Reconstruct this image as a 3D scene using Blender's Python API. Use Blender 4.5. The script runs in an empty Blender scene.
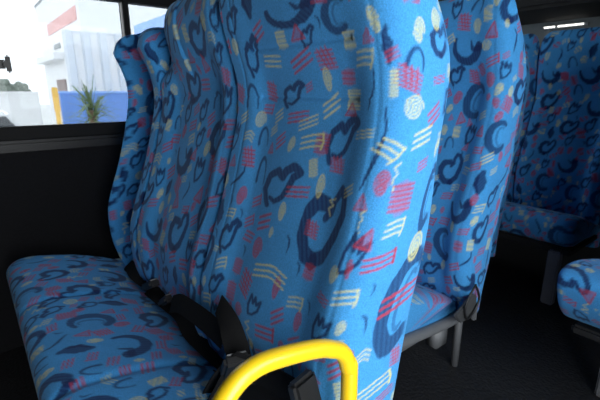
import bpy, bmesh, math, random
import numpy as np
from mathutils import Vector, Matrix
scene = bpy.context.scene
col = scene.collection
PI = math.pi

# ------------------------------------------------------------------ helpers
def link(o, parent=None):
    col.objects.link(o)
    if parent is not None:
        o.parent = parent
    return o

def tag(o, label=None, cat=None, group=None, kind=None):
    if label: o['label'] = label
    if cat: o['category'] = cat
    if group: o['group'] = group
    if kind: o['kind'] = kind
    return o

def thing(name, label, cat, loc=(0, 0, 0), group=None):
    o = bpy.data.objects.new(name, None)
    o.empty_display_size = .1
    o.location = loc
    link(o)
    return tag(o, label, cat, group)

class MB:
    """collects shapes of one part into one mesh"""
    def __init__(self): self.bm = bmesh.new()
    def box(self, lo, hi, bevel=0.0, rot=None, seg=2):
        lo, hi = Vector(lo), Vector(hi)
        b = bmesh.new()
        bmesh.ops.create_cube(b, size=1)
        d = hi - lo
        for v in b.verts: v.co = Vector((v.co.x*d.x, v.co.y*d.y, v.co.z*d.z))
        if bevel > 0:
            bmesh.ops.bevel(b, geom=b.edges[:], offset=bevel, segments=seg, affect='EDGES')
        M = Matrix.Translation((lo+hi)/2)
        if rot is not None: M = M @ rot
        b.transform(M)
        self.merge(b); return self
    def merge(self, b):
        me = bpy.data.meshes.new('tmp'); b.to_mesh(me); b.free()
        self.bm.from_mesh(me); bpy.data.meshes.remove(me)
    def tube(self, pts, r, n=12, cap=True):
        pts = [Vector(p) for p in pts]
        rs = r if isinstance(r, (list, tuple)) else [r]*len(pts)
        rings = []
        t0 = (pts[1]-pts[0]).normalized()
        up = Vector((0, 0, 1)) if abs(t0.z) < .9 else Vector((1, 0, 0))
        a = t0.cross(up).normalized()
        for i, p in enumerate(pts):
            t = (pts[min(i+1, len(pts)-1)] - pts[max(i-1, 0)]).normalized()
            a = (a - t*a.dot(t)).normalized(); b = t.cross(a)
            rings.append([self.bm.verts.new(p + (a*math.cos(2*PI*k/n) + b*math.sin(2*PI*k/n))*rs[i]) for k in range(n)])
        for i in range(len(rings)-1):
            for k in range(n):
                self.bm.faces.new((rings[i][k], rings[i][(k+1) % n], rings[i+1][(k+1) % n], rings[i+1][k]))
        if cap:
            self.bm.faces.new(rings[0][::-1]); self.bm.faces.new(rings[-1])
        return self
    def ribbon(self, pts, width_dirs, w, th):
        """a strap: centre line, a width direction per point, width and thickness"""
        pts = [Vector(p) for p in pts]; rings = []
        for i, p in enumerate(pts):
            t = (pts[min(i+1, len(pts)-1)] - pts[max(i-1, 0)]).normalized()
            wd = Vector(width_dirs[i]); wd = (wd - t*wd.dot(t)).normalized()
            n = t.cross(wd)
            rings.append([self.bm.verts.new(p + wd*sx*w/2 + n*sy*th/2) for sx, sy in ((-1, -1), (1, -1), (1, 1), (-1, 1))])
        for i in range(len(rings)-1):
            for k in range(4):
                self.bm.faces.new((rings[i][k], rings[i][(k+1) % 4], rings[i+1][(k+1) % 4], rings[i+1][k]))
        self.bm.faces.new(rings[0][::-1]); self.bm.faces.new(rings[-1])
        return self
    def prism(self, poly, y0, y1, bevel=0):
        """polygon in XZ extruded along Y"""
        b = bmesh.new()
        f = b.faces.new([b.verts.new((x, y0, z)) for x, z in poly])
        r = bmesh.ops.extrude_face_region(b, geom=[f])
        bmesh.ops.translate(b, verts=[v for v in r['geom'] if isinstance(v, bmesh.types.BMVert)], vec=(0, y1-y0, 0))
        if bevel: bmesh.ops.bevel(b, geom=b.edges[:], offset=bevel, segments=2, affect='EDGES')
        self.merge(b); return self
    def build(self, name, mat, parent=None, smooth=False):
        bmesh.ops.recalc_face_normals(self.bm, faces=self.bm.faces[:])
        me = bpy.data.meshes.new(name); self.bm.to_mesh(me); self.bm.free()
        me.materials.append(mat)
        if smooth:
            for p in me.polygons: p.use_smooth = True
        return link(bpy.data.objects.new(name, me), parent)

def smooth_pts(pts, k=8):
    """Catmull-Rom through the points"""
    P = [Vector(p) for p in pts]; P = [P[0]*2-P[1]] + P + [P[-1]*2-P[-2]]
    out = []
    for i in range(1, len(P)-2):
        for j in range(k):
            t = j/k
            out.append(.5*((2*P[i]) + (P[i+1]-P[i-1])*t + (2*P[i-1]-5*P[i]+4*P[i+1]-P[i+2])*t*t + (3*P[i]-P[i-1]-3*P[i+1]+P[i+2])*t**3))
    out.append(P[-2])
    return out

# ------------------------------------------------------------------ materials
def srgb(r, g, b):
    def f(c):
        c /= 255
        return c/12.92 if c <= .04045 else ((c+.055)/1.055)**2.4
    return (f(r), f(g), f(b), 1)

def mat(name, color, rough=.6, metal=0, noise=0, nscale=40, bump=0, bscale=200, spec=.5, coat=0):
    m = bpy.data.materials.new(name); m.use_nodes = True
    nt = m.node_tree; N = nt.nodes; L = nt.links
    b = N['Principled BSDF']
    b.inputs['Base Color'].default_value = color
    b.inputs['Roughness'].default_value = rough
    b.inputs['Metallic'].default_value = metal
    b.inputs['Specular IOR Level'].default_value = spec
    b.inputs['Coat Weight'].default_value = coat
    tc = N.new('ShaderNodeTexCoord')
    if noise:
        n = N.new('ShaderNodeTexNoise'); n.inputs['Scale'].default_value = nscale; n.inputs['Detail'].default_value = 4
        L.new(tc.outputs['Object'], n.inputs['Vector'])
        mx = N.new('ShaderNodeMix'); mx.data_type = 'RGBA'; mx.blend_type = 'MULTIPLY'
        mx.inputs['Factor'].default_value = 1
        mx.inputs['A'].default_value = color
        r = N.new('ShaderNodeMapRange'); r.inputs['To Min'].default_value = 1-noise; r.inputs['To Max'].default_value = 1+noise
        L.new(n.outputs['Fac'], r.inputs['Value']); L.new(r.outputs['Result'], mx.inputs['B'])
        L.new(mx.outputs['Result'], b.inputs['Base Color'])
    if bump:
        n2 = N.new('ShaderNodeTexNoise'); n2.inputs['Scale'].default_value = bscale; n2.inputs['Detail'].default_value = 3
        L.new(tc.outputs['Object'], n2.inputs['Vector'])
        bp = N.new('ShaderNodeBump'); bp.inputs['Strength'].default_value = bump; bp.inputs['Distance'].default_value = .002
        L.new(n2.outputs['Fac'], bp.inputs['Height']); L.new(bp.outputs['Normal'], b.inputs['Normal'])
    return m

def fabric_mat():
    m = bpy.data.materials.new('moquette'); m.use_nodes = True
    nt = m.node_tree; N = nt.nodes; L = nt.links
    b = N['Principled BSDF']
    at = N.new('ShaderNodeAttribute'); at.attribute_name = 'motif'
    tc = N.new('ShaderNodeTexCoord')
    n = N.new('ShaderNodeTexNoise'); n.inputs['Scale'].default_value = 420; n.inputs['Detail'].default_value = 2
    L.new(tc.outputs['Object'], n.inputs['Vector'])
    n3 = N.new('ShaderNodeTexNoise'); n3.inputs['Scale'].default_value = 14; n3.inputs['Detail'].default_value = 3
    L.new(tc.outputs['Object'], n3.inputs['Vector'])
    r = N.new('ShaderNodeMapRange'); r.inputs['To Min'].default_value = .58; r.inputs['To Max'].default_value = 1.42
    L.new(n.outputs['Fac'], r.inputs['Value'])
    r3 = N.new('ShaderNodeMapRange'); r3.inputs['To Min'].default_value = .88; r3.inputs['To Max'].default_value = 1.12
    L.new(n3.outputs['Fac'], r3.inputs['Value'])
    mm = N.new('ShaderNodeMath'); mm.operation = 'MULTIPLY'
    L.new(r.outputs['Result'], mm.inputs[0]); L.new(r3.outputs['Result'], mm.inputs[1])
    mx = N.new('ShaderNodeMix'); mx.data_type = 'RGBA'; mx.blend_type = 'MULTIPLY'; mx.inputs['Factor'].default_value = 1
    L.new(at.outputs['Color'], mx.inputs['A']); L.new(mm.outputs[0], mx.inputs['B'])
    L.new(mx.outputs['Result'], b.inputs['Base Color'])
    b.inputs['Roughness'].default_value = .95
    b.inputs['Specular IOR Level'].default_value = .15
    b.inputs['Sheen Weight'].default_value = .15
    b.inputs['Sheen Tint'].default_value = (.6, .8, 1, 1)
    bp = N.new('ShaderNodeBump'); bp.inputs['Strength'].default_value = .35; bp.inputs['Distance'].default_value = .0015
    L.new(n.outputs['Fac'], bp.inputs['Height']); L.new(bp.outputs['Normal'], b.inputs['Normal'])
    return m

def glass_mat(name, tint=(.95, .97, .97, 1), refl=.05):
    m = bpy.data.materials.new(name); m.use_nodes = True
    nt = m.node_tree; N = nt.nodes; L = nt.links
    N.remove(N['Principled BSDF'])
    t = N.new('ShaderNodeBsdfTransparent'); t.inputs['Color'].default_value = tint
    g = N.new('ShaderNodeBsdfGlossy'); g.inputs['Roughness'].default_value = .02
    mx = N.new('ShaderNodeMixShader'); mx.inputs[0].default_value = refl
    L.new(t.outputs[0], mx.inputs[1]); L.new(g.outputs[0], mx.inputs[2])
    L.new(mx.outputs[0], N['Material Output'].inputs['Surface'])
    return m

def emit_mat(name, c, s):
    m = bpy.data.materials.new(name); m.use_nodes = True
    b = m.node_tree.nodes['Principled BSDF']
    b.inputs['Emission Color'].default_value = c; b.inputs['Emission Strength'].default_value = s
    return m

def corrugated_mat():
    m = mat('corrugated_steel', (.55, .6, .65, 1), .5)
    nt = m.node_tree; N = nt.nodes; L = nt.links
    return m

FABRIC = fabric_mat()
M_YELLOW = mat('yellow_enamel', (.92, .60, .012, 1), .35, noise=.06, nscale=60, coat=.3)
M_BELT = mat('belt_webbing', (.007, .007, .0075, 1), .85, spec=.2, bump=.4, bscale=600)
M_PLASTIC = mat('black_plastic', (.014, .014, .015, 1), .45, noise=.2)
M_BUTTON = mat('grey_button', (.25, .25, .26, 1), .5)
M_FRAME = mat('grey_frame_metal', (.14, .145, .155, 1), .5, noise=.15, nscale=30)
M_DARKMETAL = mat('dark_leg_metal', (.17, .175, .205, 1), .5, noise=.15, nscale=30)
M_HINGE = mat('dark_hinge_steel', (.06, .062, .066, 1), .45, noise=.2)
M_BLACK = mat('black_under_panel', (.010, .010, .011, 1), .8)
M_WALL = mat('dark_wall_vinyl', (.0085, .0085, .0100, 1), .8, noise=.35, nscale=120, bump=.3, bscale=300, spec=.12)
M_TRIM = mat('sill_rubber', (.005, .005, .0055, 1), .6, spec=.15, noise=.2)
M_LEDGE = mat('sill_moulding', (.008, .008, .009, 1), .42, spec=.25, noise=.15)
M_CEIL = mat('dark_ceiling_panel', (.010, .010, .011, 1), .8, noise=.1)
M_REARPANEL = mat('grey_rear_panel', (.20, .225, .24, 1), .6, noise=.1)
M_GLASS = glass_mat('window_glass')
M_TINT = glass_mat('grey_tinted_side_glass', (.42, .435, .445, 1), .010)
M_DARKGLASS = glass_mat('tinted_glass', (.35, .38, .4, 1), .06)
M_REFLECT = emit_mat('reflection_glow', (1, .98, .92, 1), .9)  # glow that imitates reflections of the ceiling lights

# ------------------------------------------------------------------ fabric motifs
BLUE = np.array([.056, .300, .655]); NAVY = np.array([.008, .022, .100])
RED = np.array([.42, .045, .080]); YEL = np.array([.64, .62, .27])
COL = {'n': NAVY, 'r': RED, 'y': YEL}

def arc(cx, cy, rx, ry, a0, a1, n=18):
    return [(cx+rx*math.cos(math.radians(a0+(a1-a0)*i/(n-1))), cy+ry*math.sin(math.radians(a0+(a1-a0)*i/(n-1)))) for i in range(n)]
def spiral(rx, ry, turns, n=44):
    return [(rx*(1-i/n*.95)*math.cos(2*PI*turns*i/n), ry*(1-i/n*.95)*math.sin(2*PI*turns*i/n)) for i in range(n)]

# every motif: strokes of (colour, points, half width at start / middle / end, strength) in a unit square of half size 1
MOTIF = {
 'swirl': [('n', [(.02, .50), (-.42, .52), (-.72, .18), (-.78, -.30), (-.50, -.74), (-.05, -.86)], (.20, .24, .22), .95), ('n', [(-.05, -.86), (.38, -.62), (.70, -.10), (.90, .42), (.80, .82), (.58, .92), (.34, .62), (.30, .36), (.06, .20)], (.20, .13, .11), .95)],
 'ring': [('n', arc(0, 0, .70, .85, 50, 310, 26), (.12, .27, .18), .85), ('n', arc(.1, 0, .30, .55, 60, 300, 14), (.06, .08, .06), .5)],
 'cup': [('n', arc(0, .25, .85, .95, 175, 365, 20), (.10, .25, .30), .95), ('n', [(.85, .25), (.45, .1), (.2, .5)], (.2, .12, .05), .9)],
 'leaf': [('n', [(-.50, -.95), (-.82, -.35), (-.66, .30), (-.20, .62), (.10, .40), (.26, .74), (.64, .94), (.95, .74), (.66, .52), (.52, .10), (.30, -.40), (-.10, -.72), (-.42, -.62)], (.15, .20, .10), .95)],
 'em': [('n', [(-.45, -.9), (-.62, -.1), (-.40, .85), (-.10, .25), (.10, .8), (.30, .25), (.72, .7), (.55, -.2), (.0, -.75), (-.45, -.9)], (.14, .15, .10), .95)],
 'blob': [('n', [(0, .85), (-.1, .3), (.05, -.3), (0, -.9)], (.25, .60, .2), .9), ('n', [(-.3, .5), (-.45, -.2), (-.1, -.8)], (.1, .2, .1), .9)],
 'arch': [('n', arc(0, -.4, .6, 1.2, 185, -8, 18), (.16, .13, .06), .85)],
 'sliver': [('n', [(.35, 1.0), (.55, .5), (.3, -.1), (-.2, -.7), (-.4, -1)], (.06, .14, .05), .95)],
 'hook': [('n', [(-.2, .9), (.3, .6), (.45, 0), (.3, -.6)], (.08, .18, .04), .9)],
 'roval': [('r', spiral(.62, .90, 3.2), (.085, .085, .085), .8), ('r', [(0, .5), (0, -.5)], (.40, .48, .40), .32)],
 'rsquare': [('r', [(-.7, .7-.28*i), (.7, .74-.28*i)] if 0 else [(-.72, .72-.29*i), (.72, .78-.29*i)], (.09, .09, .09), .85) for i in range(6)] + [('r', [(0, .5), (0, -.5)], (.6, .6, .6), .32)],
 'rbox': [('r', [(-.7, -.6), (-.6, .65), (.7, .7), (.62, -.65), (-.55, -.55)], (.1, .1, .1), .9), ('r', [(-.3, -.2), (-.25, .3), (.3, .3), (.3, -.25), (-.2, -.2)], (.1, .1, .1), .9)],
 'rtri': [('r', [(0, .85), (-.75, -.75), (.7, -.6), (.05, .8)], (.12, .12, .12), .85), ('r', [(0, .3), (0, -.4)], (.15, .3, .42), .45)],
 'rcomb': [('r', [(-.85, .15-.42*i), (.75, .62-.42*i)], (.09, .10, .08), .95) for i in range(3)] + [('r', [(.75, .75), (.8, -.3)], (.09, .09, .09), .95)],
 'rdash': [('r', [(-.8, .30-.45*i), (.8, .78-.45*i)], (.10, .12, .08), .9) for i in range(3)],
 'rcross': [('r', [(-.9, .75-.36*i), (.8, .45-.36*i)], (.08, .10, .08), .9) for i in range(5)] + [('r', [(-.6+.45*i, .9), (-.2+.35*i, -.8)], (.08, .09, .07), .85) for i in range(3)],
 'yoval': [('y', spiral(.58, .92, 3.0), (.065, .065, .065), .85), ('y', [(0, .5), (0, -.5)], (.35, .45, .35), .24)],
 'ycirc': [('y', spiral(.9, .9, 3.3), (.07, .07, .07), .9)],
 'ysq': [('y', [(-.6, .78-.26*i), (.6, .80-.26*i)], (.07, .07, .07), .85) for i in range(7)] + [('y', [(-.55, .8), (-.55, -.8)], (.05, .05, .05), .8), ('y', [(0, .6), (0, -.6)], (.5, .5, .5), .22)],
 'ycomb': [('y', [(-.85, .22-.46*i), (.0, .55-.46*i), (.78, .70-.46*i)], (.065, .075, .065), .95) for i in range(3)] + [('y', [(.72, .75), (.86, .1), (.76, -.5)], (.07, .07, .07), .95)],
 'ychev': [('y', [(-.95, .1-.4*i), (-.1, .55-.4*i), (.2, .6-.4*i), (.9, .3-.4*i)], (.06, .07, .06), .95) for i in range(3)],
 'ydash': [('y', [(-.8, .30-.42*i), (.8, .80-.42*i)], (.06, .08, .06), .95) for i in range(3)],
 'ycurl': [('y', [(.5, .9), (-.4, .6), (.4, .2), (-.3, -.2), (.2, -.9)], (.08, .08, .08), .8)],
}

def paint(me, S, T, motifs):
    """weave the motifs into the colour attribute of a mesh whose points have cloth coordinates S (across), T (up)"""
    n = len(S)
    C = np.tile(BLUE, (n, 1))
    for kind, s0, t0, hs, ht, rot in motifs:
        R = 1.3*max(hs, ht)
        idx = np.nonzero((np.abs(S-s0) < R) & (np.abs(T-t0) < R))[0]
        if len(idx) == 0: continue
        c, s_ = math.cos(rot), math.sin(rot)
        ds, dt = S[idx]-s0, T[idx]-t0
        px, py = (ds*c + dt*s_)/hs, (-ds*s_ + dt*c)/ht
        rag = .96+.09*np.sin(px*9+py*6+s0*90)*np.sin(py*8-px*5+t0*70)
        for cl, pts, w3, st in MOTIF[kind]:
            m = len(pts)-1
            best = np.full(len(idx), 9.)
            for i in range(m):
                ax, ay = pts[i]; bx, by = pts[i+1]
                dx, dy = bx-ax, by-ay; L2 = dx*dx+dy*dy+1e-9
                u = np.clip(((px-ax)*dx+(py-ay)*dy)/L2, 0, 1)
                d = np.hypot(px-ax-u*dx, py-ay-u*dy)
                f = (i+u)/m
                w = np.where(f < .5, w3[0]+(w3[1]-w3[0])*2*f, w3[1]+(w3[2]-w3[1])*(2*f-1))
                best = np.minimum(best, d-w*rag)
            aa = .0016/max(hs, ht)
            k = np.clip(.5-best/(2*aa), 0, 1)*st*(.93+.07*np.sin(px*31+py*17))
            C[idx] = C[idx]*(1-k[:, None]) + COL[cl]*k[:, None]
    a = me.color_attributes.new('motif', 'FLOAT_COLOR', 'POINT')
    buf = np.ones((n, 4), dtype=np.float32); buf[:, :3] = C
    a.data.foreach_set('color', buf.ravel())

def scatter(s0, s1, t0, t1, seed, avoid=(), tall=1.0, wide=1.0, size=.9):
    """the all-over repeat: big navy swirls first, then reds and yellows in the gaps"""
    rnd = random.Random(seed); out = []; occ = [(m[1], m[2], 1.0*max(m[3], m[4])) for m in avoid]
    def put(kinds, r0, r1, tries, gap):
        for _ in range(tries):
            s, t = rnd.uniform(s0, s1), rnd.uniform(t0, t1); r = rnd.uniform(r0, r1)*size
            if all((s-a)**2+(t-b)**2 > (gap*(r+c))**2 for a, b, c in occ):
                out.append((rnd.choice(kinds), s, t, r*wide, r*tall*1.12, rnd.uniform(-.35, .35))); occ.append((s, t, r))
    A = (s1-s0)*(t1-t0)
    put(['swirl', 'swirl', 'ring', 'cup'], .042, .058, int(260*A)+20, 1.45)
    put(['leaf', 'em', 'leaf', 'arch', 'blob', 'sliver'], .026, .038, int(900*A)+20, 1.15)
    put(['roval', 'rcomb', 'rtri', 'rcomb', 'rdash', 'rcross', 'rsquare', 'rdash'], .019, .028, int(1600*A)+20, .95)
    put(['yoval', 'ysq', 'ycomb', 'ychev', 'ydash', 'ycirc', 'ycurl', 'yoval'], .018, .027, int(3000*A)+20, .92)
    put(['hook', 'rtri', 'yoval', 'ydash', 'rdash', 'roval'], .012, .017, int(2000*A)+20, .95)
    return out

# ------------------------------------------------------------------ seat parts
def interp(tab, z):
    xs, ys = [a for a, b in tab], [b for a, b in tab]
    return np.interp(z, xs, ys)
def smooth_tab(tab, n=160):
    P = smooth_pts([(a, b, 0) for a, b in tab], 12)
    return [(p.x, p.y) for p in P]
# side profile of a seat back, (height z, x): front of the bolsters and rear face
FRONT = smooth_tab([(.20, .420), (.30, .414), (.36, .398), (.462, .367), (.57, .362), (.642, .377), (.774, .425), (.918, .466), (.99, .481), (1.05, .479), (1.098, .466), (1.158, .446), (1.19, .447)])
REAR = smooth_tab([(.20, .500), (.36, .510), (.474, .534), (.648, .565), (.79, .600), (.93, .609), (1.026, .625), (1.12, .612), (1.19, .598)])
REAR_THICK = REAR
REAR = smooth_tab([(.20, .500), (.36, .510), (.474, .534), (.648, .565), (.79, .600), (.93, .612), (1.026, .625), (1.09, .617), (1.145, .575), (1.19, .520)])
ZB = .22

def make_back(name, parent, yc, w, motifs, dens=1.0, ztop=1.238, dz=0.0, zs=1.0, rdepth=.034, rfA=.042, rfW=.042, pillow=0., zb=.22, ui=.50, seam=.0013, thick=False, keep=()):
    """one seat back: bolsters at both edges, sunken middle panel with two stitched lines, rounded head end"""
    ZTOP = ztop; ZT0 = ztop-.063; dx = 0
    nF, nC, nS, nB, nK = int(150*dens), int(22*dens), int(45*dens), 16, 6
    nv = int(300*dens); ncap = max(8, int(26*dens))
    zlist = [zb+(ZT0-zb)*i/nv for i in range(nv+1)]
    caps = [(PI/2)*(i+1)/ncap for i in range(ncap)]
    rows = [(z, 0) for z in zlist] + [(ZT0+(ZTOP-ZT0)*math.sin(a), a) for a in caps]
    V = []; S = []; T = []
    t = 0; pf = None
    for z, a in rows:
        zz = z if z < 1.10 else 1.10+(z-1.10)*.09/(ZTOP-1.148)
        xf, xb = float(interp(FRONT, zz)), float(interp(REAR_THICK if thick else REAR, zz))
        ww = w
        if z > 1.06: ww = w - .012*((z-1.06)/(ZTOP-1.06))**2
        if a > 0:
            k = 1-math.cos(a); mid = xf*.45+xb*.55; h = 1-k*.86
            xf, xb = mid+(xf-mid)*h, mid+(xb-mid)*h
            ww = ww-.050*k
        if pf is not None: t += math.hypot(z-pf[0], xf-pf[1])
        pf = (z, xf)
        th = xb-xf
        rb = min(.035, th*.40)
        def rec(y, sgn=1):
            u = min(1, abs(y)/ww)
            g = 1 if u < ui else (0 if u > ui+.28 else .5+.5*math.cos(PI*(u-ui)/.28))
            amt = rdepth*min(1, max(0, (z-.30)/.2))
            if z > 1.02 and rdepth < .05: amt *= max(.25, 1-(z-1.02)/.16)
            g *= amt*math.cos(a)
            if pillow and sgn > 0:
                h_ = min(1, max(0, (z-1.035)/.09)); h_ = h_*h_*(3-2*h_)
                g = g*(1-h_) + h_*min(pillow, .50*th)*(min(1, u)**2.0)*math.cos(a)**.5
            # stitched seams
            if u < .62:
                for zq in (1.012, 1.102): g += .0035*math.exp(-((z-zq)/.0035)**2)
            g += seam*math.exp(-((u-.82)/.015)**2)*math.cos(a)
            # soft crown of the middle panel
            g -= .006*math.cos(min(u/.42, 1)*PI/2)*math.sin(min(max((z-.3)/.9, 0), 1)*PI)
            if sgn in keep and sgn < 0 and u > .80: g += .010*(u-.80)/.20*math.cos(a)
            return g
        def side(sgn, rf):
            rf = min(rf, th*.50)
            wl = w if sgn in keep else ww
            half = []
            for i in range(nF//2+1):                    # from centre to front corner
                y = (wl-rf)*i/(nF//2); half.append((xf+rec(y, sgn), y))
            for i in range(1, nC+1):
                q = PI/2*i/nC; half.append((xf+rf-rf*math.cos(q) + rec(wl-rf+rf*math.sin(q), sgn), wl-rf+rf*math.sin(q)))
            re_ = rec(wl, sgn)
            for i in range(1, nS+1): half.append((xf+rf+re_+(th-rf-rb-re_)*i/nS, wl + (0 if sgn in keep else .003)*math.sin(PI*i/nS)))
            for i in range(1, nK+1):
                q = PI/2*i/nK; half.append((xb-rb+rb*math.sin(q), wl-rb+rb*math.cos(q)))
            for i in range(1, nB//2+1): half.append((xb, (wl-rb)*(1-i/(nB//2))))
            acc = [0]
            for i in range(1, len(half)): acc.append(acc[-1]+math.hypot(half[i][0]-half[i-1][0], half[i][1]-half[i-1][1]))
            return [(p[0], sgn*p[1], -sgn*l) for p, l in zip(half, acc)]
        ringp = side(-1, rfA) + side(1, rfW)[-2:0:-1]
        for x, y, s in ringp:
            V.append((x+dx, yc+y, .36+(z-.36)*zs+dz)); S.append(s); T.append(t)
    nr = len(ringp); F = []
    for j in range(len(rows)-1):
        b0, b1 = j*nr, (j+1)*nr
        for i in range(nr):
            i2 = (i+1) % nr
            F.append((b0+i, b0+i2, b1+i2, b1+i))
    base = (len(rows)-1)*nr
    F.append(tuple(base+i for i in range(nr))); F.append(tuple(range(nr-1, -1, -1)))
    me = bpy.data.meshes.new(name); me.from_pydata(V, [], F); me.update()
    me.materials.append(FABRIC)
    for p in me.polygons: p.use_smooth = True
    paint(me, np.array(S), np.array(T), motifs)
    if DEV is not None: DEV.append((me.name, np.array(V), np.array(S), np.array(T)))
    bm = bmesh.new(); bm.from_mesh(me); bmesh.ops.recalc_face_normals(bm, faces=bm.faces[:]); bm.to_mesh(me); bm.free()
    return link(bpy.data.objects.new(name, me), parent)

# cushion outline in XZ, starting under the back and running forward over the top and down the nose
CUSH_TOP = [(.455, .348), (.40, .358), (.34, .386), (.26, .418), (.17, .440), (.10, .450), (.060, .446), (.036, .430), (.026, .405), (.030, .370), (.045, .325), (.075, .305)]
def make_cushion(name, parent, y0, y1, seed, dens=1.0, dx=0., dz=0., dips=(), wide=1.0, outline=None, zu=.298, re=.045, extra=()):
    top = smooth_pts([(x, 0, z) for x, z in (outline or CUSH_TOP)], 12)
    L = [0]
    for a, b in zip(top, top[1:]): L.append(L[-1]+(b-a).length)
    nt_ = int(150*dens); q = np.linspace(0, L[-1], nt_)
    X = np.interp(q, L, [p.x for p in top]); Z = np.interp(q, L, [p.z for p in top])
    ny = int((y1-y0)/(.0035/dens))
    prof = [(float(x), float(z), float(k)) for x, z, k in zip(X, Z, q)] + [(.24, zu, 9.), (.33, zu, 9.1), (.455, zu+.002, 9.2)]
    cx, cz = .25, .36
    ys = []
    for i in range(12): ys.append((re*(1-math.cos(PI/2*i/12)), math.sin(PI/2*i/12)))
    body = [(re+(y1-y0-2*re)*i/ny, 1.) for i in range(ny+1)]
    ys = ys + body + [((y1-y0)-a, b) for a, b in ys[::-1]]
    V = []; S = []; T = []
    for d, k in ys:
        inset = re*.9*(1-k)
        for x, z, qq in prof:
            y = y0+d
            vx, vz = x-cx, z-cz; ln = math.hypot(vx, vz)
            f = max(0, 1-inset/ln) if qq < 9 else 1-inset/ln*.6
            zz = cz+vz*f
            if qq < 9:
                for dp in dips: zz -= .007*math.exp(-((y-dp)/.012)**2)
            V.append((cx+vx*f+dx, y, zz+dz)); S.append(-y-(inset if d < (y1-y0)/2 else -inset)); T.append(qq)
    nr = len(prof); F = []
    for j in range(len(ys)-1):
        for i in range(nr):
            i2 = (i+1) % nr
            F.append((j*nr+i, j*nr+i2, (j+1)*nr+i2, (j+1)*nr+i))
    F.append(tuple(range(nr-1, -1, -1))); F.append(tuple((len(ys)-1)*nr+i for i in range(nr)))
    me = bpy.data.meshes.new(name); me.from_pydata(V, [], F); me.update(); me.materials.append(FABRIC)
    for p in me.polygons: p.use_smooth = True
    paint(me, np.array(S), np.array(T), list(extra)+scatter(-y1-.05, -y0+.06, -.02, .60, seed, avoid=extra, wide=wide))
    bm = bmesh.new(); bm.from_mesh(me); bmesh.ops.recalc_face_normals(bm, faces=bm.faces[:]); bm.to_mesh(me); bm.free()
    return link(bpy.data.objects.new(name, me), parent)

WALL_Y = 1.88
DEV = globals().get('DEV')
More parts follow.
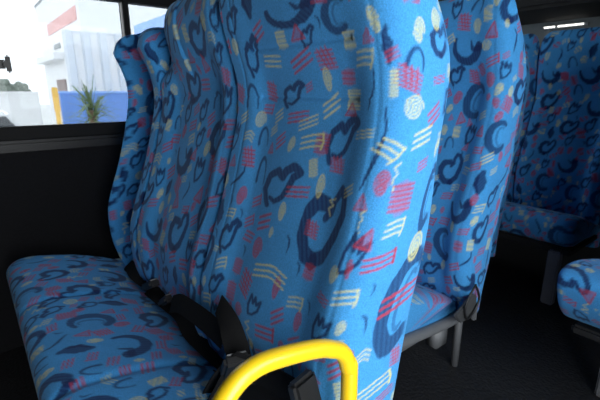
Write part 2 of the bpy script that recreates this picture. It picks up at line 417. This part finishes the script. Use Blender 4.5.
# motifs of the seat back nearest the aisle: kind, across, up, half width, half height, turn
NEAR = [('swirl', 0.1046, 0.6017, 0.0537, 0.0748, 0.0),
        ('cup', -0.0037, 0.9614, 0.0674, 0.027, 0.0),
        ('ring', 0.113, 0.944, 0.0353, 0.0278, 0.0),
        ('blob', 0.2012, 0.8934, 0.0138, 0.0256, 0.0),
        ('arch', 0.2425, 0.8725, 0.0244, 0.0223, -0.28),
        ('leaf', 0.0375, 0.9185, 0.0198, 0.0174, 0.0),
        ('leaf', 0.1081, 0.7488, 0.037, 0.0413, 0.0),
        ('sliver', 0.1885, 0.7429, 0.0226, 0.0611, 0.0),
        ('leaf', -0.0296, 0.6482, 0.0576, 0.0451, 0.0),
        ('leaf', -0.0322, 0.8219, 0.0352, 0.0243, 0.0),
        ('em', 0.1925, 0.5774, 0.0242, 0.0382, -0.21),
        ('ring', 0.3281, 0.4813, 0.064, 0.0911, -0.11),
        ('ring', 0.3245, 0.6598, 0.0192, 0.0582, -0.07),
        ('em', 0.1702, 0.451, 0.0254, 0.0221, 0.0),
        ('hook', 0.0319, 0.546, 0.0153, 0.0207, 0.0),
        ('hook', 0.2409, 0.4619, 0.0152, 0.0244, 0.14),
        ('em', -0.0155, 0.4101, 0.0288, 0.0224, 0.0),
        ('leaf', -0.1398, 0.8966, 0.0267, 0.0391, 0.0),
        ('sliver', 0.1698, 0.8314, 0.0126, 0.0304, 0.0),
        ('arch', -0.1021, 0.663, 0.0224, 0.0379, 0.0),
        ('rtri', 0.0139, 0.9269, 0.0239, 0.0151, 0.0),
        ('rcross', 0.0709, 0.8827, 0.023, 0.0197, 0.21),
        ('rdash', 0.0084, 0.8796, 0.0365, 0.022, 0.21),
        ('rsquare', 0.1151, 0.8509, 0.0197, 0.0132, 0.0),
        ('rdash', -0.0124, 0.7809, 0.0357, 0.0176, 0.0),
        ('rsquare', 0.0636, 0.7389, 0.021, 0.0205, 0.0),
        ('rcross', 0.1101, 0.7083, 0.0186, 0.0148, 0.14),
        ('rdash', 0.0271, 0.6452, 0.0358, 0.0192, 0.0),
        ('roval', 0.2112, 0.6923, 0.0194, 0.0231, 0.0),
        ('rtri', 0.1863, 0.6599, 0.0145, 0.0156, 0.0),
        ('rsquare', 0.2508, 0.6682, 0.0279, 0.0267, 0.0),
        ('rcross', 0.2321, 0.8478, 0.0246, 0.0178, -0.28),
        ('rdash', 0.2062, 0.8796, 0.0127, 0.0137, 0.14),
        ('rcross', 0.0839, 0.5909, 0.0172, 0.0155, 0.0),
        ('rtri', 0.2078, 0.6043, 0.0179, 0.0205, -0.28),
        ('rcomb', 0.2407, 0.569, 0.033, 0.0234, 0.0),
        ('rdash', 0.319, 0.4877, 0.0576, 0.0312, 0.0),
        ('roval', -0.053, 0.5159, 0.0256, 0.025, 0.0),
        ('rsquare', -0.1043, 0.46, 0.0192, 0.018, 0.0),
        ('roval', 0.0366, 0.4669, 0.0152, 0.0254, 0.0),
        ('rsquare', 0.1026, 0.5189, 0.0161, 0.0153, 0.0),
        ('roval', 0.1922, 0.555, 0.0087, 0.0189, 0.0),
        ('roval', 0.1078, 0.4312, 0.0148, 0.0206, 0.0),
        ('rdash', 0.1573, 0.4933, 0.0174, 0.0122, -0.42),
        ('rcomb', 0.0306, 0.3767, 0.0321, 0.0251, 0.0),
        ('roval', -0.0679, 0.3809, 0.0224, 0.0162, 0.0),
        ('rtri', 0.1718, 0.9075, 0.0128, 0.0121, 0.0),
        ('rdash', 0.2433, 0.9509, 0.0168, 0.0052, 0.0),
        ('rcomb', 0.1801, 0.41, 0.0165, 0.0144, 0.0),
        ('ydash', -0.081, 0.8824, 0.032, 0.0231, -0.28),
        ('ysq', -0.0347, 0.9204, 0.0219, 0.0164, 0.0),
        ('ysq', 0.1317, 0.9054, 0.021, 0.0145, 0.0),
        ('yoval', 0.1852, 0.927, 0.0133, 0.0226, 0.35),
        ('yoval', 0.0657, 0.8475, 0.0174, 0.023, 0.21),
        ('ysq', 0.1266, 0.8157, 0.0256, 0.0175, 0.0),
        ('ysq', 0.2068, 0.8403, 0.01, 0.0214, 0.0),
        ('ycirc', 0.2408, 0.8055, 0.02, 0.0208, 0.0),
        ('ydash', 0.0192, 0.7712, 0.0314, 0.0184, 0.14),
        ('ycomb', 0.038, 0.7406, 0.0332, 0.0226, 0.0),
        ('ycomb', 0.2102, 0.7439, 0.0225, 0.0255, -0.77),
        ('yoval', 0.0802, 0.6652, 0.016, 0.0253, 0.0),
        ('ycurl', 0.229, 0.7031, 0.0095, 0.0227, 0.0),
        ('ycurl', 0.1155, 0.6374, 0.015, 0.0164, 0.0),
        ('yoval', 0.3176, 0.5752, 0.032, 0.0299, 0.0),
        ('yoval', -0.0031, 0.6024, 0.0176, 0.0213, 0.0),
        ('ychev', 0.0077, 0.4838, 0.0512, 0.0274, 0.0),
        ('ycomb', 0.0912, 0.4589, 0.0207, 0.0182, 0.0),
        ('ycomb', 0.1993, 0.51, 0.0222, 0.0219, 0.0),
        ('yoval', 0.1666, 0.5388, 0.0157, 0.0168, 0.0),
        ('ycurl', 0.1921, 0.6318, 0.0088, 0.0194, 0.0),
        ('ycomb', 0.3019, 0.3369, 0.047, 0.0218, 0.0),
        ('ydash', 0.1642, 0.7634, 0.024, 0.0132, 0.0),
        ('rdash', 0.3257, 0.3081, 0.0276, 0.0133, 0.0),
        ('rtri', 0.1209, 0.8, 0.018, 0.0126, 0.0),
        ('em', -0.2142, 0.7303, 0.016, 0.0343, 0.0),
        ('yoval', 0.3147, 0.7441, 0.0096, 0.0256, 0.0),
        ('swirl', 0.2994, 0.9041, 0.0256, 0.0256, 0.0),
        ('rdash', 0.2934, 0.8457, 0.0187, 0.0102, 0.0),
        ('yoval', 0.2915, 0.9311, 0.0214, 0.0179, 0.0)]
#NEAR_DATA#

def back_motifs(seed, extra=()):
    return list(extra) + scatter(-.46, .46, 0, 1.15, seed, avoid=extra, size=.88)

# ------------------------------------------------------------------ row 1
bench = thing('bench_seat', 'long three-place bench seat in patterned blue moquette below the side window, in the foreground', 'bus seat', (0, 0, 0))
W = .2235
YC = [.597, 1.0525, 1.474]
make_back('backrest', bench, YC[0], W, back_motifs(3, NEAR), 1.25, 1.27, rdepth=.011, rfA=.052, rfW=.005, keep=(1,))
make_back('backrest', bench, YC[1], .2300, back_motifs(11), .9, 1.262, rdepth=.020, rfA=.004, rfW=.018, pillow=.085, thick=True, keep=(-1,))
make_back('backrest', bench, YC[2], .190, back_motifs(23), .8, 1.215, rdepth=.082, rfA=.018, rfW=.075, ui=.45, thick=True)
make_cushion('seat_cushion', bench, .378, 1.70, 5, 1.0, dips=(.83, 1.28))
MB().box((.07, .40, .265), (.56, 1.73, .30), .008).box((.09, .42, .20), (.53, .46, .27), .005).box((.09, 1.2, .20), (.53, 1.24, .27), .005).build('seat_frame', M_BLACK, bench)
for y in (.52, 1.50):
    MB().prism([(.20, .27), (.36, .27), (.34, .012), (.24, .012)], y, y+.05, .004).box((.16, y-.03, 0), (.42, y+.08, .012), .003).build('leg', M_BLACK, bench)

# ------------------------------------------------------------------ row 2 and the rows behind
def bench_behind(label, X0, y0, n, seed, ztop=1.27, dz=0., dens=.6, w=.222, inset=.004, zb=.22, extra=()):
    b = thing('bench_seat', label, 'bus seat', (X0, 0, 0))
    for k in range(n):
        make_back('backrest', b, y0+w+k*(2*w+.003), w, back_motifs(seed+k), dens, ztop, dz, zb=zb)
    y1 = y0+n*(2*w+.003)
    make_cushion('seat_cushion', b, y0+inset, y1-.004, seed+9, dens, 0, dz, dips=[y0+2*w*(k+1) for k in range(n-1)], extra=extra)
    return b, y1

b2, y1b = bench_behind('blue patterned bench seat directly behind the foreground bench, grey hinge frame at its aisle end', .765, .585, 2, 40, 1.30, 0, .8, inset=.045, zb=.31,
    extra=[('swirl', -.735, .27, .040, .050, .9), ('rdash', -.672, .215, .024, .022, .2), ('ycomb', -.655, .31, .022, .022, .1), ('em', -.70, .135, .026, .030, 1.2), ('rcomb', -.672, .395, .024, .024, .3), ('ysq', -.615, .26, .016, .02, .2), ('leaf', -.61, .34, .026, .03, .4), ('rsquare', -.655, .10, .018, .02, .1), ('yoval', -.76, .17, .016, .022, .3)])
fr = MB()
fr.tube(smooth_pts([(-.02, .628, .335), (.133, .624, .320), (.266, .622, .305), (.379, .618, .300), (.438, .612, .316), (.468, .608, .345)], 6), [.0175]*31, 10)
fr.box((.06, .64, .262), (.575, y1b-.02, .296), .006)
fr.box((.285, .612, .225), (.345, .655, .296), .005)
fr.build('side_frame', M_FRAME, b2, True)
MB().prism([(.300, .362), (.338, .322), (.398, .316), (.432, .350), (.422, .392), (.395, .402), (.345, .378)], .570, .580, .003).build('hinge_bracket', M_HINGE, b2)
hb = MB()
hb.tube(smooth_pts([(.392, .564, .440), (.345, .564, .385), (.362, .564, .332), (.405, .564, .345), (.425, .564, .385), (.392, .564, .440)], 6), .0036, 8)
hb.build('hinge_wire', M_PLASTIC, b2, True)
MB().box((.418, .566, .300), (.432, .582, .352), .004).build('release_lever', M_FRAME, b2)
for x, y in ((.555, .690), (.18, .80), (.50, y1b-.25)):
    MB().tube([(x, y, 0), (x, y, .27)], .014, 12).build('leg', M_FRAME if y < .70 else M_BLACK, b2, True)

b3, y1c = bench_behind('blue patterned seat in the third row, only its narrow edge visible behind the second seat', 1.495, .880, 2, 60, 1.30, 0, .5)
MB().box((.07, .93, .265), (.54, y1c-.02, .30), .008).build('seat_frame', M_BLACK, b3)
for y in (1.1, 1.6): MB().prism([(.20, .27), (.36, .27), (.34, 0), (.24, 0)], y, y+.05, .004).build('leg', M_BLACK, b3)

b4, y1d = bench_behind('shaded blue patterned bench seat at the back of the bus, facing the camera', 2.05, .595, 2, 80, 1.33, 0, .5)
MB().box((.07, .60, .262), (.54, y1d-.02, .30), .008).build('seat_frame', M_BLACK, b4)
MB().box((.045, .635, 0), (.09, .69, .28), .006).build('leg', M_DARKMETAL, b4)
MB().box((.045, 1.30, 0), (.09, 1.355, .28), .006).build('leg', M_DARKMETAL, b4)

# seat across the gangway at the right edge
b5 = thing('single_seat', 'blue patterned seat cushion on a grey post, cut off by the right picture edge', 'bus seat', (1.278, 0, .062))
make_cushion('seat_cushion', b5, -.08, .395, 31, .8, outline=[(.455, .370), (.34, .404), (.20, .440), (.10, .452), (.055, .449), (.030, .440), (.020, .422), (.032, .375), (.066, .315), (.115, .268), (.17, .246)], zu=.244, re=.024)
make_back('backrest', b5, .155, W, back_motifs(77), .45)
MB().box((.12, -.05, .215), (.54, .36, .246), .008).build('seat_frame', M_BLACK, b5)
MB().box((.27, .25, -.062), (.315, .295, .23), .006).build('leg', M_FRAME, b5)
MB().box((.27, -.02, -.062), (.315, .025, .23), .006).build('leg', M_FRAME, b5)

# ------------------------------------------------------------------ yellow grab rail
rail = thing('grab_rail', 'bright yellow bent tubular grab rail at the aisle end of the foreground bench', 'handrail', (.26, .335, 0))
R0 = Vector(rail.location)
pts = [(.128, .335, .02), (.128, .335, .56), (.131, .335, .635), (.145, .335, .676), (.163, .335, .704), (.178, .335, .719), (.196, .335, .728), (.220, .335, .730), (.26, .335, .723), (.298, .335, .713), (.322, .335, .702), (.342, .335, .688), (.354, .335, .660), (.358, .335, .60), (.358, .335, .02)]
MB().tube([p-R0 for p in smooth_pts(pts, 8)], .0118, 20).build('rail_tube', M_YELLOW, rail, True)
for x in (.128, .358):
    MB().tube([Vector((x, .335, 0))-R0, Vector((x, .335, .012))-R0], .035, 20).build('floor_flange', M_YELLOW, rail)

# ------------------------------------------------------------------ seat belts lying in the fold of the bench
def belt(label, strap_list, buckle=None, tongue=None):
    b = thing('seat_belt', label, 'seat belt', strap_list[0][0][0], None)
    o = Vector(b.location)
    for pts, wd in strap_list:
        P = smooth_pts(pts, 8)
        Wd = smooth_pts(wd, 8)
        MB().ribbon([p-o for p in P], Wd, .046, .0022).build('webbing', M_BELT, b)
    if buckle:
        c, rz, tilt = buckle
        Rm = Matrix.Rotation(rz, 4, 'Z') @ Matrix.Rotation(tilt, 4, 'Y')
        c = Vector(c)-o
        bk = MB().box(c-Vector((.042, .026, .011)), c+Vector((.042, .026, .011)), .006, Rm.to_3x3().to_4x4()).build('buckle', M_PLASTIC, b)
        c2 = c + Rm.to_3x3() @ Vector((-.030, 0, .0112))
        MB().box(c2-Vector((.008, .018, .0015)), c2+Vector((.008, .018, .0015)), .001, Rm.to_3x3().to_4x4()).build('release_button', M_BUTTON, bk)
    return b
V_ = [(.8, 0, .55)]
belt('black lap belt bunched in the fold at the window end of the foreground bench',
     [([(.40, 1.56, .372), (.39, 1.48, .395), (.376, 1.36, .410), (.384, 1.26, .415), (.372, 1.16, .424), (.380, 1.10, .425)], [(.8, .1, .55), (.7, .3, .6), (.9, 0, .4), (.6, -.3, .7), (.9, .2, .4), (.7, 0, .6)]),
      ([(.405, 1.30, .42), (.388, 1.22, .440), (.398, 1.14, .438), (.396, 1.04, .436), (.400, .95, .432), (.398, .87, .43)], [(.7, .2, .6), (.8, -.2, .5), (.6, .3, .6), (.3, .3, .8), (.2, .2, .9), (.3, .2, .9)])], ((.376, 1.20, .440), PI/2+.1, .5))
belt('black lap belt lying along the middle of the bench fold, running towards the yellow rail',
     [([(.373, 1.226, .415), (.379, 1.115, .418), (.385, 1.011, .420), (.371, .914, .418), (.372, .821, .420), (.375, .74, .420), (.350, .675, .425)], [(.8, 0, .5), (.9, .2, .4), (.8, .1, .5), (.8, .3, .5), (.7, .4, .6), (.6, .3, .7), (.7, .3, .6)]),
      ([(.350, .98, .475), (.342, .90, .515), (.340, .82, .530), (.338, .74, .540), (.335, .66, .545)], [(.2, 0, .5)]*5)], ((.384, 1.09, .430), PI/2, .6))
belt('black belt loop standing up against the backrest beside the yellow rail',
     [([(.318, .67, .40), (.322, .632, .455), (.326, .603, .504), (.330, .594, .540), (.330, .606, .566), (.332, .628, .592), (.334, .655, .606), (.336, .676, .612)], [(.8, -.4, .3), (.78, -.5, 0), (.78, -.63, 0), (.78, -.63, 0), (.75, -.55, .3), (.5, -.4, .6), (.3, -.3, .7), (.2, -.2, .8)]),
      ([(.330, .560, .560), (.326, .600, .520), (.322, .650, .462), (.318, .690, .405)], [(.7, -.5, -.5), (.7, -.4, -.5), (.8, -.3, -.3), (.8, -.3, 0)]),
      ([(.345, .70, .43), (.338, .645, .45), (.334, .60, .475), (.336, .56, .50)], [(.5, .4, -.6)]*4)], ((.326, .600, .520), PI/2-.3, .9))
belt('black belt and buckle at the aisle end of the bench, seen under the yellow rail',
     [([(.335, .62, .505), (.344, .57, .520), (.350, .526, .530), (.352, .470, .540), (.350, .420, .552)], [(.15, .1, .8)]*5),
      ([(.330, .635, .465), (.338, .56, .478), (.345, .48, .495), (.348, .42, .512)], [(.3, .1, .8)]*4)], ((.338, .402, .565), PI/2+.2, -1.25))

# ------------------------------------------------------------------ setting
def struct(o): o['kind'] = 'structure'; return o
X0, X1, YR = -1.0, 3.25, -.75
fl = mat('floor_vinyl', (.020, .020, .022, 1), .55, noise=.3, nscale=30)
nt = fl.node_tree; N = nt.nodes; Lk = nt.links
vo = N.new('ShaderNodeTexVoronoi'); vo.inputs['Scale'].default_value = 90
tc = N.new('ShaderNodeTexCoord'); Lk.new(tc.outputs['Object'], vo.inputs['Vector'])
bp = N.new('ShaderNodeBump'); bp.inputs['Strength'].default_value = .6; bp.inputs['Distance'].default_value = .004; bp.invert = True
Lk.new(vo.outputs['Distance'], bp.inputs['Height']); Lk.new(bp.outputs['Normal'], N['Principled BSDF'].inputs['Normal'])
struct(MB().box((X0, YR, -.08), (X1, WALL_Y, 0)).build('floor', fl))
struct(MB().box((X0-.1, YR-.1, 2.05), (X1+.1, WALL_Y+.1, 2.12)).build('ceiling', M_CEIL))

# window side: lower wall, moulding, pillars, transom and glass
lw = MB()
lw.box((X0, WALL_Y, -.9), (X1, WALL_Y+.06, .885))
lw.box((X0, WALL_Y, 1.86), (X1, WALL_Y+.06, 2.06)); lw.box((X0, WALL_Y, .88), (-.045, WALL_Y+.06, 1.87))  # last box: unseen blind panel added to darken the upper seat fronts
struct(lw.build('wall_left', M_WALL))
struct(MB().box((X0, WALL_Y-.022, .846), (X1, WALL_Y+.012, .895), .008).build('trim_1', M_TRIM))
struct(MB().box((X0, WALL_Y-.030, .800), (X1, WALL_Y, .843), .012, seg=4).build('trim_2', M_LEDGE))
PIL = [-.97, -.04, .592, 1.95, 3.22]
for i, x in enumerate(PIL):
    wdt = .0125 if i == 2 else .03
    struct(MB().box((x-wdt, WALL_Y-.004, .885), (x+wdt, WALL_Y+.05, 1.87), .004).build('trim_%d' % (i+3), M_TRIM))
struct(MB().box((X0, WALL_Y-.006, 1.375), (X1, WALL_Y+.045, 1.452), .004).build('trim_8', M_TRIM))
for i in range(1, 4):
    struct(MB().box((PIL[i]+.016, WALL_Y+.020, .89), (PIL[i+1]-.016, WALL_Y+.025, 1.865)).build('window_%d' % i, M_TINT))

# gangway side, unseen: doorway and window placed and sized to light aisle faces
rw = MB()
rw.box((X0, YR-.06, -.9), (X1, YR, .02)); rw.box((X0, YR-.06, 1.62), (X1, YR, 2.06))
rw.box((X0, YR-.06, 0), (-.30, YR, 2.0)); rw.box((.36, YR-.06, 0), (1.35, YR, .86)); rw.box((1.25, YR-.06, 0), (X1, YR, 2.0)); rw.box((.34, YR-.06, 0), (.42, YR, 2.0))  # solid stretches out of view keep daylight off seat fronts and rear
struct(rw.build('wall_right', M_WALL))
struct(MB().box((.42, YR-.035, .86), (1.25, YR-.03, 1.62)).build('window_5', M_GLASS))
struct(MB().box((X0-.06, YR-.06, -.9), (X0, WALL_Y+.06, 2.06)).build('blocking_wall_front', M_WALL))  # unseen solid bulkhead, set close to cut light on the seat fronts
struct(MB().box((X1, YR-.06, -.9), (X1+.06, WALL_Y+.06, 2.06)).build('wall_rear', M_WALL))
struct(MB().box((X1-.03, YR+.2, 1.10), (X1+.001, WALL_Y-.12, 1.475), .02, seg=4).build('trim_9', M_REARPANEL))
struct(MB().box((X1-.60, YR, 1.475), (X1, WALL_Y, 2.05), .02).build('trim_10', M_CEIL))
reflection = thing('reflection_strips', 'slim white glowing strips imitating ceiling light reflections on the rear panel above the back seat', 'reflection', (X1-.045, 1.19, 1.437))  # glowing strips stand in for ceiling light reflections, not a real fitting
MB().box((-.004, -.15, -.011), (.016, .13, .011), .003).build('strip_backing', M_REARPANEL, reflection)
MB().tube([(-.010, -.125, 0), (-.010, .025, 0)], .0050, 10).build('glow_strip', M_REFLECT, reflection, True)
MB().tube([(-.010, .045, 0), (-.010, .110, 0)], .0050, 10).build('glow_strip', M_REFLECT, reflection, True)

# latch knob of the sliding pane
kn = thing('window_latch', 'small black latch knob on the side window pane, at the left edge', 'latch', (.152, WALL_Y+.018, 1.116))
MB().tube([(0, 0, 0), (0, -.028, 0)], [.010, .010], 14).tube([(0, -.028, 0), (0, -.042, 0)], [.014, .012], 14).box((-.004, -.043, -.032), (.012, -.028, .032), .006).build('knob', M_PLASTIC, kn)
MB().box((-.10, -.014, -.016), (.0, -.002, .016), .004).build('latch_bar', M_PLASTIC, kn)

# ------------------------------------------------------------------ outside
GZ = -.95
M_ASPH = mat('pale_concrete_yard', (.55, .55, .54, 1), .9, noise=.15, nscale=3)
M_WHITE = mat('white_render', (.80, .80, .80, 1), .8, noise=.04, nscale=5)
M_STEEL = mat('corrugated_steel', (.62, .66, .71, 1), .45, noise=.06, nscale=4)
M_SIGN = mat('faded_red_sign', (.72, .42, .40, 1), .7, noise=.25, nscale=6)
M_BROWN = mat('brown_door', (.28, .22, .20, 1), .7)
M_GREYT = mat('grey_trim', (.30, .31, .32, 1), .7)
M_BLUEW = mat('blue_paint', (.13, .26, .62, 1), .5, noise=.08, nscale=5)
M_BLUEL = mat('pale_blue_cladding', (.30, .48, .85, 1), .5, noise=.05, nscale=5)
M_ORANGE = mat('orange_post_paint', (.80, .50, .12, 1), .5)
M_LEAF = mat('yucca_leaf', (.16, .22, .10, 1), .6, noise=.3, nscale=8)
M_BARK = mat('trunk_bark', (.16, .11, .07, 1), .9, noise=.3, nscale=20)
M_FAR = mat('distant_foliage', (.16, .19, .16, 1), .9, noise=.3, nscale=3)
M_CARW = mat('white_car_paint', (.75, .76, .77, 1), .25, coat=.5)
M_CARG = mat('dark_car_glass', (.05, .06, .07, 1), .1)
M_TYRE = mat('tyre_rubber', (.03, .03, .03, 1), .8)
struct(MB().box((-20, WALL_Y+.3, GZ-.1), (40, 70, GZ)).build('ground', M_ASPH))

wh = thing('warehouse', 'white and grey corrugated warehouse with a faded red band, seen through the window', 'building', (2.95, 13.5, GZ))
wo = Vector(wh.location)
def wb(lo, hi, name, m, parent=None, bevel=0):
    return MB().box(Vector(lo)-wo, Vector(hi)-wo, bevel).build(name, m, parent or wh)
wb((2.71, 12.3, GZ), (9, 19, 3.95), 'upper_block', M_WHITE)
wb((2.69, 12.6, 2.80), (2.712, 17.0, 3.14), 'sign_band', M_SIGN)
wb((2.69, 12.2, 3.95), (9.1, 19, 4.03), 'parapet', M_GREYT)
wb((2.24, 12.08, GZ), (9, 15.6, 2.40), 'lower_block', M_WHITE)
cor = MB()
x = 2.22
while x < 8.9:                                    # trapezoid ribs of the steel cladding
    b = bmesh.new()
    f = b.faces.new([b.verts.new((x+dx_, y_, 0)) for dx_, y_ in ((0, 12.10), (.04, 11.98), (.19, 11.98), (.23, 12.10))])
    r = bmesh.ops.extrude_face_region(b, geom=[f])
    bmesh.ops.translate(b, verts=[v for v in r['geom'] if isinstance(v, bmesh.types.BMVert)], vec=(0, 0, 3.40))
    b.transform(Matrix.Translation(Vector((0, 0, GZ))-wo)); cor.merge(b); x += .40
cor.box(Vector((2.22, 12.085, GZ))-wo, Vector((9, 12.12, 2.45))-wo)
cor.build('steel_cladding', M_STEEL, wh)
wb((2.0, 12.3, 1.78), (2.25, 15.4, 1.95), 'entrance_canopy', M_WHITE)
wb((2.21, 12.5, GZ), (2.245, 13.7, 1.30), 'side_door', M_BROWN)
wb((2.215, 12.6, 2.08), (2.25, 13.4, 2.20), 'wall_sign', M_GREYT)

bf = thing('blue_fence', 'solid blue boundary fence below the corrugated warehouse', 'fence', (3.9, 9.1, GZ))
MB().box((-2.40, -.03, 0), (3.4, .03, .97-GZ)).build('fence_panel', M_BLUEW, bf)
MB().box((-2.44, -.05, .965-GZ), (3.4, .05, 1.005-GZ), .01).build('top_rail', M_BLUEL, bf)
for k in range(5): MB().box((-2.42+1.4*k, -.06, 0), (-2.34+1.4*k, .02, .97-GZ)).build('fence_post', M_BLUEW, bf)

op = thing('marker_post', 'orange marker post beside the spiky plant outside the window', 'post', (1.24, 8.0, GZ))
MB().tube([(0, 0, 0), (0, 0, 1.86)], .036, 14).build('post', M_ORANGE, op, True)
MB().box((-.045, -.012, 1.62), (.045, .012, 2.02), .01).build('marker_plate', M_ORANGE, op)

yu = thing('yucca_plant', 'spiky yucca plant in front of the blue fence outside the window', 'plant', (1.545, 7.0, GZ))
MB().tube([(0, 0, 0), (.01, 0, .8), (0, 0, 1.68)], [.09, .075, .06], 12).build('trunk', M_BARK, yu, True)
rnd = random.Random(4); lv = MB()
for k in range(90):
    a = rnd.uniform(0, 2*PI); el = rnd.uniform(-.6, 1.45); ln = rnd.uniform(.30, .48)
    d = Vector((math.cos(a)*math.cos(el), math.sin(a)*math.cos(el), math.sin(el)))
    p0 = Vector((0, 0, 1.68+rnd.uniform(-.25, .12)))
    pp = [p0, p0+d*ln*.55, p0+d*ln+Vector((0, 0, -.06*(1-abs(math.sin(el)))))]
    side = d.cross(Vector((0, 0, 1)))
    if side.length < .05: side = Vector((1, 0, 0))
    lv.ribbon(pp[:2], [side, side], .030, .004); lv.ribbon(pp[1:], [side, side], .016, .003)
lv.build('leaves', M_LEAF, yu)

cn = thing('blue_canopy', 'pale blue canopy edge slanting up behind the seat tops outside the window', 'canopy', (3.2, 6.2, GZ))
MB().box((-.87, -1.4, 2.76), (-.81, .9, 2.96), .01).build('fascia', M_BLUEL, cn)
MB().box((-.84, -1.4, 2.92), (1.6, .9, 2.97)).build('roof_sheet', M_BLUEL, cn)
for y in (-1.2, .7): MB().tube([(1.2, y, 0), (1.2, y, 2.92)], .05, 12).build('canopy_post', M_WHITE, cn, True)

lo_wall = MB().box((-6, 15.9, GZ), (2.0, 16.05, .93)).box((-6, 15.86, .90), (2.0, 16.09, .98))
tag(lo_wall.build('yard_wall', M_WHITE), 'low white yard wall at the far left behind the parked car', 'wall')

car = thing('car', 'white parked car seen low in the window at the left', 'car', (.35, 8.6, GZ))
body = [(-2.1, .30), (-2.12, .75), (-1.75, .95), (-1.25, 1.02), (-.75, 1.40), (.55, 1.44), (1.25, 1.05), (1.95, .92), (2.08, .70), (2.05, .30)]
c_ = MB().prism([(x*.42, z*1.13) for x, z in body], 0, 1.6, .05); c_.build('body', M_CARW, car)
MB().prism([(x*.42, z*1.13) for x, z in [(-1.12, 1.06), (-.70, 1.34), (.48, 1.37), (1.05, 1.06)]], -.012, .02).build('side_window', M_CARG, car)
for x in (-.55, .55):
    MB().tube([(x, -.03, .30), (x, .20, .30)], .30, 20).build('wheel', M_TYRE, car)

for k, (x, y, h) in enumerate([(1.35, 26, 2.35), (2.05, 27, 2.60), (2.75, 28, 2.45)]):
    tr = thing('tree', ['small hazy tree far off, leftmost beyond the yard wall', 'tallest hazy tree in the middle beyond the yard wall', 'hazy tree nearest the warehouse beyond the yard wall'][k], 'tree', (x, y, GZ), 'distant trees')
    MB().tube([(0, 0, 0), (0, 0, h*.75)], [.07, .04], 8).build('trunk', M_BARK, tr, True)
    cr = MB(); rr = random.Random(k)
    for q in range(9):
        b = bmesh.new(); bmesh.ops.create_icosphere(b, subdivisions=2, radius=rr.uniform(.16, .28))
        for v in b.verts: v.co *= 1+rr.uniform(-.22, .22)
        b.transform(Matrix.Translation((rr.uniform(-.25, .25), rr.uniform(-.2, .2), h*.8+rr.uniform(-.3, .3)))); cr.merge(b)
    cr.build('crown', M_FAR, tr)

# ------------------------------------------------------------------ light, sky, camera
w = bpy.data.worlds.new('sky'); scene.world = w; w.use_nodes = True
bg = w.node_tree.nodes['Background']
bg.inputs['Color'].default_value = (.93, .97, 1, 1)
bg.inputs['Strength'].default_value = 3.0
# portals guide the daylight through the windows
def portal(name, loc, rot, sx, sy):
    l = bpy.data.lights.new(name, 'AREA'); l.shape = 'RECTANGLE'; l.size = sx; l.size_y = sy
    l.cycles.is_portal = True
    o = bpy.data.objects.new(name, l); o.location = loc; o.rotation_euler = rot; link(o)
    return o
portal('daylight_portal', (1.60, WALL_Y+.07, 1.38), (-PI/2, 0, 0), 3.3, .98)
portal('daylight_portal', (.03, YR-.08, .82), (PI/2, 0, 0), .70, 1.62)
portal('daylight_portal', (.835, YR-.08, 1.24), (PI/2, 0, 0), .84, .78)

cd = bpy.data.cameras.new('camera'); cam = bpy.data.objects.new('camera', cd); link(cam)
cam.location = (0, 0, 1.026)
cam.rotation_euler = (math.radians(90-15.018), 0, math.radians(-38.857))
cd.sensor_width = 36; cd.lens = 410*36/600
cd.clip_start = .02
cd.dof.use_dof = True; cd.dof.focus_distance = .80; cd.dof.aperture_fstop = 8
scene.camera = cam
vs = scene.view_settings
vs.view_transform = 'Standard'; vs.look = 'None'; vs.gamma = 1; vs.use_curve_mapping = False
vs.exposure = 1.55
